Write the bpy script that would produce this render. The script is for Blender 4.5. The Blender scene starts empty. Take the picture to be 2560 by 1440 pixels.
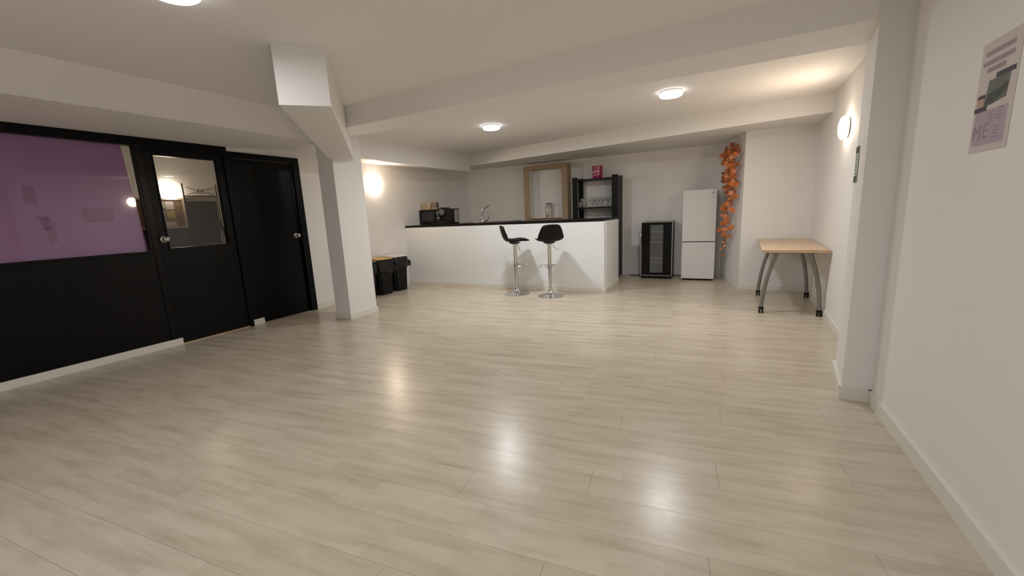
import bpy, bmesh, math, random
from mathutils import Vector, Matrix
random.seed(7)
scene = bpy.context.scene
C = scene.collection
PI = math.pi

# ------------------------------------------------------------------ camera, world, exposure
cam_data = bpy.data.cameras.new('camera')
cam_data.sensor_width = 36.0
cam_data.lens = 36.0 * 1021.30 / 2560.0
cam_data.clip_start = 0.02
cam = bpy.data.objects.new('camera', cam_data)
C.objects.link(cam)
YAW, PITCH, ROLL = -0.474315481, 0.180150643, -0.0471215354
_f = Vector((math.sin(YAW) * math.cos(PITCH), math.cos(YAW) * math.cos(PITCH), -math.sin(PITCH)))
_r = Vector((math.cos(YAW), -math.sin(YAW), 0))
_u = _r.cross(_f)
_r2 = math.cos(ROLL) * _r + math.sin(ROLL) * _u
_u2 = -math.sin(ROLL) * _r + math.cos(ROLL) * _u
cam.matrix_world = Matrix(((_r2.x, _u2.x, -_f.x, 0), (_r2.y, _u2.y, -_f.y, 0), (_r2.z, _u2.z, -_f.z, 1.2), (0, 0, 0, 1)))
scene.camera = cam

world = bpy.data.worlds.new('world')
scene.world = world
world.use_nodes = True
world.node_tree.nodes['Background'].inputs[0].default_value = (0.9, 0.95, 1, 1)
world.node_tree.nodes['Background'].inputs[1].default_value = 0.02
vs = scene.view_settings
vs.view_transform = 'Standard'
vs.look = 'None'
vs.gamma = 1.0
vs.use_curve_mapping = False
vs.exposure = 0.34

CEILING_WATT = 17.0      # each ceiling disc
WALL_WATT = 0.6          # each wall lamp
CEIL_COL = (0.955, 0.98, 1.0)
WARM_COL = (1.0, 0.76, 0.52)


# ------------------------------------------------------------------ materials
def lin(c):
    def f(v):
        v /= 255.0
        return v / 12.92 if v <= 0.04045 else ((v + 0.055) / 1.055) ** 2.4
    return (f(c[0]), f(c[1]), f(c[2]), 1)


def pm(name, rgb, rough=0.5, metal=0.0, var=0.0, scale=6.0, bump=0.0, bscale=60.0, stretch=None, spec=0.5, coat=0.0, trans=0.0, ior=1.45):
    m = bpy.data.materials.new(name)
    m.use_nodes = True
    nt = m.node_tree
    b = nt.nodes['Principled BSDF']
    c = lin(rgb)
    b.inputs['Base Color'].default_value = c
    b.inputs['Roughness'].default_value = rough
    b.inputs['Metallic'].default_value = metal
    b.inputs['Specular IOR Level'].default_value = spec
    b.inputs['Coat Weight'].default_value = coat
    b.inputs['Coat Roughness'].default_value = 0.08
    b.inputs['Transmission Weight'].default_value = trans
    b.inputs['IOR'].default_value = ior
    if var > 0 or bump > 0:
        tc = nt.nodes.new('ShaderNodeTexCoord')
        mp = nt.nodes.new('ShaderNodeMapping')
        nt.links.new(tc.outputs['Object'], mp.inputs['Vector'])
        if stretch:
            mp.inputs['Scale'].default_value = stretch
        if var > 0:
            n = nt.nodes.new('ShaderNodeTexNoise')
            n.inputs['Scale'].default_value = scale
            n.inputs['Detail'].default_value = 5
            nt.links.new(mp.outputs['Vector'], n.inputs['Vector'])
            mx = nt.nodes.new('ShaderNodeMix')
            mx.data_type = 'RGBA'
            nt.links.new(n.outputs['Fac'], mx.inputs['Factor'])
            mx.inputs['A'].default_value = tuple(v * (1 - var) for v in c[:3]) + (1,)
            mx.inputs['B'].default_value = tuple(min(1, v * (1 + var)) for v in c[:3]) + (1,)
            nt.links.new(mx.outputs['Result'], b.inputs['Base Color'])
        if bump > 0:
            n2 = nt.nodes.new('ShaderNodeTexNoise')
            n2.inputs['Scale'].default_value = bscale
            n2.inputs['Detail'].default_value = 3
            nt.links.new(mp.outputs['Vector'], n2.inputs['Vector'])
            bp = nt.nodes.new('ShaderNodeBump')
            bp.inputs['Strength'].default_value = bump
            bp.inputs['Distance'].default_value = 0.004
            nt.links.new(n2.outputs['Fac'], bp.inputs['Height'])
            nt.links.new(bp.outputs['Normal'], b.inputs['Normal'])
    return m


def emit(name, rgb, strength):
    m = bpy.data.materials.new(name)
    m.use_nodes = True
    nt = m.node_tree
    nt.nodes.remove(nt.nodes['Principled BSDF'])
    e = nt.nodes.new('ShaderNodeEmission')
    e.inputs[0].default_value = (rgb[0], rgb[1], rgb[2], 1)
    e.inputs[1].default_value = strength
    nt.links.new(e.outputs[0], nt.nodes['Material Output'].inputs[0])
    return m


def laminate():
    """pale maple three-strip laminate, laid out in world space along the boards"""
    m = bpy.data.materials.new('pale_laminate')
    m.use_nodes = True
    nt = m.node_tree
    N, L = nt.nodes.new, nt.links.new
    b = nt.nodes['Principled BSDF']
    g = N('ShaderNodeNewGeometry')
    mp = N('ShaderNodeMapping')
    mp.vector_type = 'POINT'
    mp.inputs['Rotation'].default_value = (0, 0, -PLANK_ANGLE)
    L(g.outputs['Position'], mp.inputs['Vector'])
    br = N('ShaderNodeTexBrick')
    br.inputs['Scale'].default_value = 1.0
    br.inputs['Mortar Size'].default_value = 0.0
    br.inputs['Brick Width'].default_value = 0.52
    br.inputs['Row Height'].default_value = 0.065
    br.offset = 0.37
    br.inputs['Color1'].default_value = lin((198, 186, 167))
    br.inputs['Color2'].default_value = lin((209, 198, 180))
    L(mp.outputs['Vector'], br.inputs['Vector'])
    st = N('ShaderNodeMapping')
    st.inputs['Scale'].default_value = (1.3, 9, 1)
    L(mp.outputs['Vector'], st.inputs['Vector'])
    n = N('ShaderNodeTexNoise')
    n.inputs['Scale'].default_value = 2.0
    n.inputs['Detail'].default_value = 6
    n.inputs['Roughness'].default_value = 0.6
    L(st.outputs['Vector'], n.inputs['Vector'])
    r = N('ShaderNodeValToRGB')
    r.color_ramp.elements[0].position = 0.28
    r.color_ramp.elements[0].color = lin((176, 162, 140))
    r.color_ramp.elements[1].position = 0.55
    r.color_ramp.elements[1].color = (1, 1, 1, 1)
    L(n.outputs['Fac'], r.inputs['Fac'])
    mx = N('ShaderNodeMix')
    mx.data_type = 'RGBA'
    mx.blend_type = 'MULTIPLY'
    mx.inputs['Factor'].default_value = 0.34
    L(br.outputs['Color'], mx.inputs['A'])
    L(r.outputs['Color'], mx.inputs['B'])
    L(mx.outputs['Result'], b.inputs['Base Color'])
    n2 = N('ShaderNodeTexNoise')
    n2.inputs['Scale'].default_value = 9
    L(st.outputs['Vector'], n2.inputs['Vector'])
    rr = N('ShaderNodeMapRange')
    rr.inputs['To Min'].default_value = 0.23
    rr.inputs['To Max'].default_value = 0.29
    L(n2.outputs['Fac'], rr.inputs['Value'])
    L(rr.outputs['Result'], b.inputs['Roughness'])
    b.inputs['Specular IOR Level'].default_value = 0.33
    return m


PLANK_ANGLE = math.radians(5.5)
M_FLOOR = laminate()
M_SUB = pm('floor_underlay', (90, 80, 66), 0.9, var=0.1)
M_WALL = pm('white_wall_paint', (236, 233, 230), 0.62, var=0.012, scale=1.5, bump=0.10, bscale=45)
M_CEIL = pm('ceiling_paint', (242, 239, 237), 0.75, var=0.012, scale=1.2, bump=0.06, bscale=30)
M_BASE = pm('white_skirting', (228, 224, 214), 0.35, var=0.01)
M_BLACKP = pm('black_gloss_paint', (7, 6, 8), 0.3, var=0.25, scale=3, bump=0.12, bscale=14, spec=0.22)
M_BLACKD = pm('black_satin_door_paint', (7, 7, 9), 0.36, var=0.2, scale=3, bump=0.05, bscale=20, spec=0.2)
M_COUNTER = pm('white_counter_paint', (236, 238, 238), 0.5, var=0.012, scale=2, bump=0.06, bscale=40)
M_TOP = pm('dark_brown_worktop', (17, 12, 11), 0.45, spec=0.25, var=0.3, scale=9, stretch=(1, 6, 6))
M_CHROME = pm('chrome', (205, 205, 205), 0.10, 1.0, var=0.02)
M_STEEL = pm('brushed_steel', (170, 168, 164), 0.32, 1.0, var=0.06, scale=12, stretch=(1, 1, 12))
M_GREYLEG = pm('grey_lacquered_steel', (138, 134, 126), 0.38, 0.55, var=0.04)
M_BLACKPL = pm('black_plastic', (9, 9, 10), 0.45, spec=0.3, var=0.15, bump=0.04, bscale=120)
M_SHELL = pm('black_seat_plastic', (10, 9, 10), 0.5, spec=0.3, var=0.12, bump=0.04, bscale=160)
M_RUBBER = pm('black_rubber', (12, 12, 12), 0.7, var=0.1)
M_BAG = pm('black_bin_liner', (13, 13, 14), 0.28, var=0.2, scale=9, bump=0.5, bscale=22)
M_BIN = pm('black_bin_plastic', (10, 10, 10), 0.5, spec=0.3, var=0.15)
M_YELLOW = pm('yellow_lid_plastic', (202, 168, 92), 0.5, var=0.04)
M_WHITEPL = pm('white_lid_plastic', (222, 216, 206), 0.5, var=0.02)
M_FRIDGE = pm('white_enamel', (222, 219, 218), 0.33, var=0.008, scale=2)
M_GAP = pm('dark_gap', (26, 26, 27), 0.8, var=0.1)
M_MAPLE = pm('maple_veneer', (214, 188, 158), 0.42, var=0.09, scale=3, stretch=(9, 1, 9), bump=0.03)
M_MAPLE_EDGE = pm('maple_edge', (198, 168, 134), 0.45, var=0.08, scale=4, stretch=(1, 9, 9))
M_OAK = pm('oiled_oak', (168, 145, 116), 0.5, var=0.12, scale=4, stretch=(8, 8, 1), bump=0.05)
M_SHELF = pm('black_stained_wood', (9, 9, 10), 0.45, spec=0.25, var=0.2, scale=5, stretch=(6, 6, 1))
M_PINK = pm('magenta_tin', (168, 46, 92), 0.3, var=0.06, coat=0.3)
M_PRINTW = pm('white_print', (232, 206, 214), 0.5, var=0.02)
M_GLASS = pm('clear_glass', (245, 250, 248), 0.02, trans=1.0, ior=1.45, var=0.004)
M_COOLGLASS = pm('cooler_door_glass', (150, 152, 152), 0.06, trans=0.0, var=0.05)
M_COOLIN = pm('cooler_interior', (112, 112, 108), 0.6, var=0.06)
M_DARKGREY = pm('dark_grey_metal', (46, 46, 44), 0.45, 0.3, var=0.06)
M_PAPER = pm('poster_paper', (206, 194, 190), 0.6, var=0.015)
M_LILAC = pm('poster_lilac', (178, 156, 170), 0.6, var=0.05, scale=14)
M_PLINE = pm('poster_header_ink', (156, 136, 140), 0.6, var=0.08)
M_PDARK = pm('poster_dark_plum', (54, 34, 48), 0.6, var=0.1)
M_PPHOTO = pm('poster_photo_grey', (96, 98, 86), 0.6, var=0.65, scale=16)
M_PPHOTO2 = pm('poster_photo_dark', (44, 50, 40), 0.6, var=0.5, scale=20)
M_PSKIN = pm('poster_peach', (190, 150, 130), 0.6, var=0.05)
M_SIGNW = pm('notice_white', (198, 206, 200), 0.5, var=0.02)
M_SIGNG = pm('notice_dark_green', (40, 58, 52), 0.5, var=0.1)
M_LEAF = [pm('leaf_rust', (170, 92, 48), 0.6, var=0.25, scale=25), pm('leaf_orange', (204, 116, 58), 0.6, var=0.22, scale=25),
          pm('leaf_coral', (214, 138, 102), 0.6, var=0.2, scale=25), pm('leaf_brown', (140, 80, 48), 0.6, var=0.25, scale=25)]
M_STEM = pm('vine_stem', (150, 96, 60), 0.7, var=0.1)
M_BOX1 = pm('cream_printed_card', (176, 160, 130), 0.6, var=0.45, scale=45)
M_BOX2 = pm('taupe_card', (128, 112, 98), 0.6, var=0.12, scale=30)
M_CORK = pm('cork', (136, 106, 84), 0.85, var=0.2, scale=60)
M_PAPERW = pm('white_paper', (214, 206, 204), 0.7, var=0.02)
M_PAPERY = pm('yellow_paper', (200, 182, 110), 0.7, var=0.03)
M_WAINS = pm('grey_wainscot_paint', (66, 62, 59), 0.6, var=0.04)
M_FRAMEW = pm('cream_frame', (206, 192, 172), 0.5, var=0.03)
M_FABRIC = pm('charcoal_board', (54, 50, 48), 0.75, var=0.06, scale=14)
M_IRON = pm('wrought_iron', (44, 38, 34), 0.5, 0.5, var=0.1)
M_LAMPBASE = pm('lamp_base_white', (220, 216, 210), 0.4, var=0.01)
M_DIFF = emit('lit_ceiling_diffuser', (1.0, 0.98, 0.97), 4.0)
M_GLOBE = emit('lit_wall_globe', (1.0, 0.86, 0.70), 16.0)


def purple_film(name, ca, cb):
    m = bpy.data.materials.new(name)
    m.use_nodes = True
    nt = m.node_tree
    b = nt.nodes['Principled BSDF']
    b.inputs['Base Color'].default_value = lin((122, 84, 118))
    b.inputs['Roughness'].default_value = 0.35
    b.inputs['Coat Weight'].default_value = 1.0
    b.inputs['Coat Roughness'].default_value = 0.015
    b.inputs['Coat IOR'].default_value = 1.6
    tc = nt.nodes.new('ShaderNodeTexCoord')
    n = nt.nodes.new('ShaderNodeTexNoise')
    n.inputs['Scale'].default_value = 1.3
    nt.links.new(tc.outputs['Object'], n.inputs['Vector'])
    mx = nt.nodes.new('ShaderNodeMix')
    mx.data_type = 'RGBA'
    nt.links.new(n.outputs['Fac'], mx.inputs['Factor'])
    mx.inputs['A'].default_value = lin(ca)
    mx.inputs['B'].default_value = lin(cb)
    nt.links.new(mx.outputs['Result'], b.inputs['Base Color'])
    return m


M_FILM = purple_film('purple_window_film', (128, 84, 132), (146, 100, 148))
M_SILHOUETTE = purple_film('purple_film_silhouette', (112, 70, 110), (124, 80, 122))  # darker film tone, paints in silhouettes of things behind the glass


def pane_glass():
    """single window pane: mostly clear with a mirror-like reflection"""
    m = bpy.data.materials.new('window_pane_glass')
    m.use_nodes = True
    nt = m.node_tree
    nt.nodes.remove(nt.nodes['Principled BSDF'])
    t = nt.nodes.new('ShaderNodeBsdfTransparent')
    t.inputs[0].default_value = (0.9, 0.91, 0.9, 1)
    gl = nt.nodes.new('ShaderNodeBsdfGlossy')
    gl.inputs['Roughness'].default_value = 0.01
    fr = nt.nodes.new('ShaderNodeFresnel')
    fr.inputs[0].default_value = 1.5
    mx = nt.nodes.new('ShaderNodeMixShader')
    nt.links.new(fr.outputs[0], mx.inputs[0])
    nt.links.new(t.outputs[0], mx.inputs[1])
    nt.links.new(gl.outputs[0], mx.inputs[2])
    nt.links.new(mx.outputs[0], nt.nodes['Material Output'].inputs[0])
    return m


M_PANE = pane_glass()


def thin_glass():
    m = bpy.data.materials.new('thin_drinking_glass')
    m.use_nodes = True
    nt = m.node_tree
    nt.nodes.remove(nt.nodes['Principled BSDF'])
    t = nt.nodes.new('ShaderNodeBsdfTransparent')
    t.inputs[0].default_value = (0.955, 0.965, 0.96, 1)
    gl = nt.nodes.new('ShaderNodeBsdfGlossy')
    gl.inputs['Roughness'].default_value = 0.04
    lw = nt.nodes.new('ShaderNodeLayerWeight')
    lw.inputs[0].default_value = 0.22
    mx = nt.nodes.new('ShaderNodeMixShader')
    mr = nt.nodes.new('ShaderNodeMapRange')
    mr.inputs['To Min'].default_value = 0.05
    mr.inputs['To Max'].default_value = 0.55
    nt.links.new(lw.outputs['Facing'], mr.inputs['Value'])
    nt.links.new(mr.outputs['Result'], mx.inputs[0])
    nt.links.new(t.outputs[0], mx.inputs[1])
    nt.links.new(gl.outputs[0], mx.inputs[2])
    nt.links.new(mx.outputs[0], nt.nodes['Material Output'].inputs[0])
    return m


M_THIN = thin_glass()


# ------------------------------------------------------------------ mesh helpers
def obj(name, bm, mat, parent=None, smooth=False, world=True):
    """link a bmesh as one object; coordinates are world unless world=False (then local to parent)"""
    off = Vector((0, 0, 0))
    if parent is not None and world:
        p = parent
        while p is not None:
            off += p.location
            p = p.parent
    if off.length > 0:
        bmesh.ops.translate(bm, verts=bm.verts, vec=-off)
    bmesh.ops.recalc_face_normals(bm, faces=bm.faces)
    me = bpy.data.meshes.new(name)
    bm.to_mesh(me)
    bm.free()
    for m in (mat if isinstance(mat, (list, tuple)) else [mat]):
        me.materials.append(m)
    if smooth:
        for p in me.polygons:
            p.use_smooth = True
        try:
            me.set_sharp_from_angle(angle=math.radians(38))
        except Exception:
            pass
    o = bpy.data.objects.new(name, me)
    C.objects.link(o)
    if parent is not None:
        o.parent = parent
    return o


def tag(o, label=None, cat=None, group=None, kind=None):
    if label:
        o['label'] = label
    if cat:
        o['category'] = cat
    if group:
        o['group'] = group
    if kind:
        o['kind'] = kind
    return o


def thing(name, label=None, cat=None, loc=(0, 0, 0), rz=0.0, group=None, kind=None):
    o = bpy.data.objects.new(name, None)
    o.empty_display_size = 0.05
    o.location = loc
    o.rotation_euler = (0, 0, rz)
    C.objects.link(o)
    return tag(o, label, cat, group, kind)


def B():
    return bmesh.new()


def box(bm, x0, x1, y0, y1, z0, z1, bev=0.0):
    vs_ = [bm.verts.new(p) for p in ((x0, y0, z0), (x1, y0, z0), (x1, y1, z0), (x0, y1, z0), (x0, y0, z1), (x1, y0, z1), (x1, y1, z1), (x0, y1, z1))]
    fs = [bm.faces.new([vs_[i] for i in q]) for q in ((0, 3, 2, 1), (4, 5, 6, 7), (0, 1, 5, 4), (1, 2, 6, 5), (2, 3, 7, 6), (3, 0, 4, 7))]
    if bev > 0:
        es = list({e for f in fs for e in f.edges})
        bmesh.ops.bevel(bm, geom=es, offset=bev, segments=2, affect='EDGES', profile=0.6)
    return bm


def bx(*a, bev=0.0):
    return box(B(), *a, bev=bev)


def prism(bm, pts, z0, z1):
    """pts: plan polygon; z0/z1 numbers or per-vertex lists"""
    n = len(pts)
    zl = z0 if isinstance(z0, (list, tuple)) else [z0] * n
    zh = z1 if isinstance(z1, (list, tuple)) else [z1] * n
    lo = [bm.verts.new((p[0], p[1], zl[i])) for i, p in enumerate(pts)]
    hi = [bm.verts.new((p[0], p[1], zh[i])) for i, p in enumerate(pts)]
    bm.faces.new(lo[::-1])
    bm.faces.new(hi)
    for i in range(n):
        j = (i + 1) % n
        bm.faces.new((lo[i], lo[j], hi[j], hi[i]))
    return bm


def lathe(bm, prof, seg=28, c=(0, 0, 0), mat=None):
    rings = []
    for r, z in prof:
        ring = []
        for k in range(seg):
            a = 2 * PI * k / seg
            p = Vector((max(r, 1e-5) * math.cos(a), max(r, 1e-5) * math.sin(a), z))
            if mat is not None:
                p = mat @ p
            ring.append(bm.verts.new(p + Vector(c)))
        rings.append(ring)
    for i in range(len(rings) - 1):
        for k in range(seg):
            bm.faces.new((rings[i][k], rings[i][(k + 1) % seg], rings[i + 1][(k + 1) % seg], rings[i + 1][k]))
    bm.faces.new(rings[0][::-1])
    bm.faces.new(rings[-1])
    return bm


def tube(bm, pts, r, seg=12, closed=False, radii=None):
    pts = [Vector(p) for p in pts]
    n = len(pts)
    rings = []
    up = None
    for i, p in enumerate(pts):
        if closed:
            d = (pts[(i + 1) % n] - pts[i - 1]).normalized()
        else:
            d = (pts[min(i + 1, n - 1)] - pts[max(i - 1, 0)]).normalized()
        if up is None:
            up = d.orthogonal().normalized()
        a = (up - d * up.dot(d)).normalized()
        up = a
        b = d.cross(a)
        rr = radii[i] if radii else r
        rings.append([bm.verts.new(p + rr * (math.cos(2 * PI * k / seg) * a + math.sin(2 * PI * k / seg) * b)) for k in range(seg)])
    m = n if closed else n - 1
    for i in range(m):
        A, Bq = rings[i], rings[(i + 1) % n]
        for k in range(seg):
            bm.faces.new((A[k], A[(k + 1) % seg], Bq[(k + 1) % seg], Bq[k]))
    if not closed:
        bm.faces.new(rings[0][::-1])
        bm.faces.new(rings[-1])
    return bm


def bez(p0, p1, p2, p3, n=12):
    out = []
    for i in range(n + 1):
        t = i / n
        out.append(tuple((1 - t) ** 3 * a + 3 * (1 - t) ** 2 * t * b + 3 * (1 - t) * t * t * c + t ** 3 * d for a, b, c, d in zip(p0, p1, p2, p3)))
    return out


def copy_tree(o, parent=None):
    c = o.copy()
    C.objects.link(c)
    c.parent = parent
    for ch in list(o.children):
        copy_tree(ch, c)
    return c


def text_mesh(body, size, extrude=0.0004):
    cu = bpy.data.curves.new('lettering_curve', 'FONT')
    cu.body = body
    cu.size = size
    cu.extrude = extrude
    cu.align_x = 'CENTER'
    cu.align_y = 'CENTER'
    cu.resolution_u = 3
    t = bpy.data.objects.new('lettering_tmp', cu)
    C.objects.link(t)
    bpy.context.view_layer.update()
    me = bpy.data.meshes.new_from_object(t.evaluated_get(bpy.context.evaluated_depsgraph_get()))
    bpy.data.objects.remove(t)
    bpy.data.curves.remove(cu)
    bm = B()
    bm.from_mesh(me)
    bpy.data.meshes.remove(me)
    return bm


CEIL = 2.29
# ================================================================== STRUCTURE
# ---- floor of laminate boards
RX0, RX1, RY0, RY1 = -5.13, 1.10, -3.5, 7.70
floor = tag(obj('floor', bx(RX0 - 0.05, RX1 + 0.05, RY0 - 0.05, RY1 + 0.05, -0.08, -0.008), M_SUB), kind='structure')


def clip(poly, x0, x1, y0, y1):
    def cut(pl, ins, inter):
        out = []
        for i in range(len(pl)):
            a, b = pl[i - 1], pl[i]
            if ins(b):
                if not ins(a):
                    out.append(inter(a, b))
                out.append(b)
            elif ins(a):
                out.append(inter(a, b))
        return out
    for ax, lim, sgn in ((0, x0, 1), (0, x1, -1), (1, y0, 1), (1, y1, -1)):
        if not poly:
            return poly
        def inter(a, b, ax=ax, lim=lim):
            t = (lim - a[ax]) / (b[ax] - a[ax])
            return (a[0] + t * (b[0] - a[0]), a[1] + t * (b[1] - a[1]))
        poly = cut(poly, lambda p, ax=ax, lim=lim, sgn=sgn: sgn * (p[ax] - lim) >= -1e-9, inter)
    return poly


PL, PW = 1.52, 0.195
ca, sa = math.cos(PLANK_ANGLE), math.sin(PLANK_ANGLE)
gap = 0.0005
full = None
for r in range(-34, 50):
    shift = (r * 0.53) % PL
    for k in range(-8, 8):
        u0, v0 = k * PL + shift, r * PW
        loc_ = [(gap, gap), (PL - gap, gap), (PL - gap, PW - gap), (gap, PW - gap)]
        wp = [((u0 + a) * ca - (v0 + b) * sa, (u0 + a) * sa + (v0 + b) * ca) for a, b in loc_]
        cp = clip(wp, RX0, RX1, RY0, RY1)
        if len(cp) < 3:
            continue
        ox, oy = u0 * ca - v0 * sa, u0 * sa + v0 * ca
        inside = len(cp) == 4 and all(abs(a[0] - b[0]) < 1e-6 and abs(a[1] - b[1]) < 1e-6 for a, b in zip(sorted(cp), sorted(wp)))
        area = abs(sum(cp[i - 1][0] * cp[i][1] - cp[i][0] * cp[i - 1][1] for i in range(len(cp)))) / 2
        if area < 0.002:
            continue
        if inside:
            if full is None:
                full = obj('plank', prism(B(), loc_, -0.008, 0.0), M_FLOOR, floor, world=False)
                full.location = (ox, oy, 0)
                full.rotation_euler = (0, 0, PLANK_ANGLE)
            else:
                o = full.copy()
                C.objects.link(o)
                o.location = (ox, oy, 0)
        else:
            obj('plank', prism(B(), cp, -0.008, 0.0), M_FLOOR, floor)

# ---- walls
tag(obj('wall_left', prism(prism(prism(B(),
    [(-5.20, -3.5), (-5.04, -3.5), (-5.04, -1.0), (-5.20, -1.0)], 0, CEIL),
    [(-5.20, -1.0), (-5.04, -1.0), (-5.04, 2.87), (-5.20, 2.87)], 2.083, CEIL),
    [(-5.20, 2.87), (-5.04, 2.87), (-5.04, 3.77), (-5.20, 3.77)], 2.046, CEIL), M_WALL), kind='structure')
tag(obj('wall_left', prism(B(), [(-5.25, 3.77), (-5.04, 3.77), (-5.04, 4.30), (-5.25, 4.30)], 0, CEIL), M_WALL), kind='structure')


def xleft(y):
    """the left wall behind the bar swings in gently towards the back corner"""
    return -5.13 if y < 5.0 else -5.13 + 0.27 * ((y - 5.0) / 2.62) ** 1.6


lys = [4.30, 5.0] + [5.0 + 2.62 * i / 16 for i in range(1, 17)]
tag(obj('wall_left', prism(B(), [(xleft(y), y) for y in lys] + [(-5.30, 7.80), (-5.30, 4.30)], 0, CEIL), M_WALL, None, True), kind='structure')
tag(obj('wall_back', bx(-5.0, 0.02, 7.62, 7.85, 0, CEIL), M_WALL), kind='structure')
tag(obj('wall_corner', prism(B(), [(0.0, 7.72), (0.258, 6.52), (1.05, 6.52), (1.25, 6.52), (1.25, 7.85), (0.0, 7.85)], 0, CEIL), M_WALL), kind='structure')
tag(obj('wall_right', prism(B(), [(0.935, 3.40), (1.045, 6.54), (1.25, 6.54), (1.25, 3.40)], 0, CEIL), M_WALL), kind='structure')
tag(obj('wall_pilaster', prism(B(), [(0.695, 2.96), (1.25, 2.96), (1.25, 3.46), (0.765, 3.46)], 0, CEIL), M_WALL), kind='structure')
tag(obj('wall_right', prism(B(), [(0.835, -3.5), (1.25, -3.5), (1.25, 2.97), (0.835, 2.97)], 0, CEIL), M_WALL), kind='structure')
tag(obj('wall_front', bx(-5.25, 1.25, -3.65, -3.5, 0, CEIL), M_WALL), kind='structure')

# ---- ceiling with its beams and soffits
ceiling = tag(obj('ceiling', bx(-5.25, 1.25, -3.65, 7.85, CEIL, CEIL + 0.1), M_CEIL), kind='structure')
# soffit along the left wall with a sloping fascia
bm = B()
sec = [(-5.04, 2.088), (-4.10, 2.10), (-3.77, 2.292), (-5.04, 2.292)]
secm = [(-5.04, 2.125), (-4.10, 2.10), (-3.80, 2.292), (-5.04, 2.292)]
st = []
for y, s in ((-3.5, sec), (2.9, sec), (3.47, secm)):
    st.append([bm.verts.new((x, y, z)) for x, z in s])
for i in range(2):
    for k in range(4):
        bm.faces.new((st[i][k], st[i][(k + 1) % 4], st[i + 1][(k + 1) % 4], st[i + 1][k]))
bm.faces.new(st[0][::-1])
bm.faces.new(st[-1])
obj('soffit', bm, M_CEIL, ceiling)
obj('soffit', prism(B(), [(-5.04, 3.47), (-4.26, 3.47), (-4.26, 4.25), (-5.04, 4.25)], [2.125, 2.104, 2.10, 2.175], CEIL + 0.002), M_CEIL, ceiling)
obj('soffit', prism(B(), [(-5.14, 4.25), (-4.25, 4.25), (-4.25, 6.9), (-5.14, 6.9)], 2.10, CEIL), M_CEIL, ceiling)
obj('beam', bx(-4.26, -4.20, 3.85, 6.72, 2.0, CEIL), M_WALL, ceiling)
# diagonal beam stub carried by the column
obj('beam', prism(B(), [(-2.51, 1.80), (-2.29, 2.01), (-3.96, 3.72), (-4.20, 3.60)], [1.94, 1.94, 1.91, 1.91], CEIL), M_WALL, ceiling)
# cross beam from the diagonal beam to the right pilaster
bm = B()
loq = [bm.verts.new(p) for p in ((-3.45, 3.12, 2.12), (0.80, 3.00, 2.12), (0.80, 3.42, 2.12), (-3.70, 3.46, 2.12))]
hiq = [bm.verts.new(p) for p in ((-3.40, 3.03, 2.292), (0.80, 2.91, 2.292), (0.80, 3.42, 2.292), (-3.70, 3.46, 2.292))]
bm.faces.new(loq[::-1])
bm.faces.new(hiq)
for i in range(4):
    bm.faces.new((loq[i], loq[(i + 1) % 4], hiq[(i + 1) % 4], hiq[i]))
obj('beam', bm, M_CEIL, ceiling)
# deep dropped soffit over the bar
obj('soffit', prism(B(), [(-5.20, 6.895), (1.10, 5.61), (1.10, 6.60), (0.25, 6.60), (0.0, 7.7), (-5.0, 7.7)],
                    [2.10, 2.10, 2.125, 2.125, 2.14, 2.14], CEIL), M_WALL, ceiling)

col = thing('column', kind='structure', loc=(-4.15, 3.67, 0))
obj('shaft', bx(-4.275, -4.02, 3.455, 3.89, 0, 2.28, bev=0.006), M_WALL, col)
obj('skirting', bx(-4.285, -4.008, 3.443, 3.902, 0, 0.075, bev=0.004), M_BASE, col)

# ---- skirting boards
tag(obj('baseboard_left', box(box(box(B(), -5.04, -5.022, -1.0, 2.125, 0.0, 0.072, bev=0.003), -5.045, -5.022, 2.872, 3.005, 0, 0.072, bev=0.003),
    -5.04, -5.022, 3.765, 4.30, 0, 0.072, bev=0.003), M_BASE), kind='structure')
tag(obj('baseboard_right', prism(prism(prism(prism(B(),
    [(0.835, -3.5), (0.835, 2.96), (0.82, 2.96), (0.82, -3.5)], 0, 0.075),
    [(0.835, 2.96), (0.835, 2.945), (0.68, 2.945), (0.68, 2.96)], 0, 0.075),
    [(0.695, 2.96), (0.68, 2.945), (0.745, 3.465), (0.765, 3.46)], 0, 0.075),
    [(0.935, 3.46), (0.92, 3.46), (1.030, 6.52), (1.045, 6.52)], 0, 0.07), M_BASE), kind='structure')
tag(obj('baseboard_back', bx(0.262, 1.03, 6.508, 6.52, 0, 0.06), M_BASE), kind='structure')

# ---- black partition: window_1, door_1, door_2
XL = -5.04
win = thing('window_1', kind='structure', loc=(XL, 0.5, 0))
obj('lower_panel', bx(-5.10, -5.035, -1.0, 2.03, 0.0, 0.995), M_BLACKP, win)
obj('sill', bx(-5.09, -5.015, -1.0, 2.03, 0.975, 1.0, bev=0.004), M_BLACKP, win)
obj('header', bx(-5.10, -5.02, -1.0, 2.87, 2.005, 2.087), M_BLACKP, win)
obj('post', bx(-5.10, -5.025, 2.03, 2.085, 0.0, 2.0), M_BLACKP, win)
obj('post', bx(-5.10, -5.025, -1.0, -0.9, 1.0, 2.005), M_BLACKP, win)
obj('mullion', bx(-5.10, -5.025, 0.90, 0.955, 1.0, 2.005), M_BLACKP, win)
obj('bead', bx(-5.06, -5.03, 2.012, 2.03, 1.0, 2.005), M_BLACKP, win)
# the two panes sit a little askew in the old frame
obj('pane', prism(B(), [(-5.089, 2.03), (-5.085, 2.03), (-5.047, 0.955), (-5.051, 0.955)], 1.0, 2.005), M_PANE, win)
obj('pane', bx(-5.066, -5.062, -0.9, 0.90, 1.0, 2.005), M_PANE, win)
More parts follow.
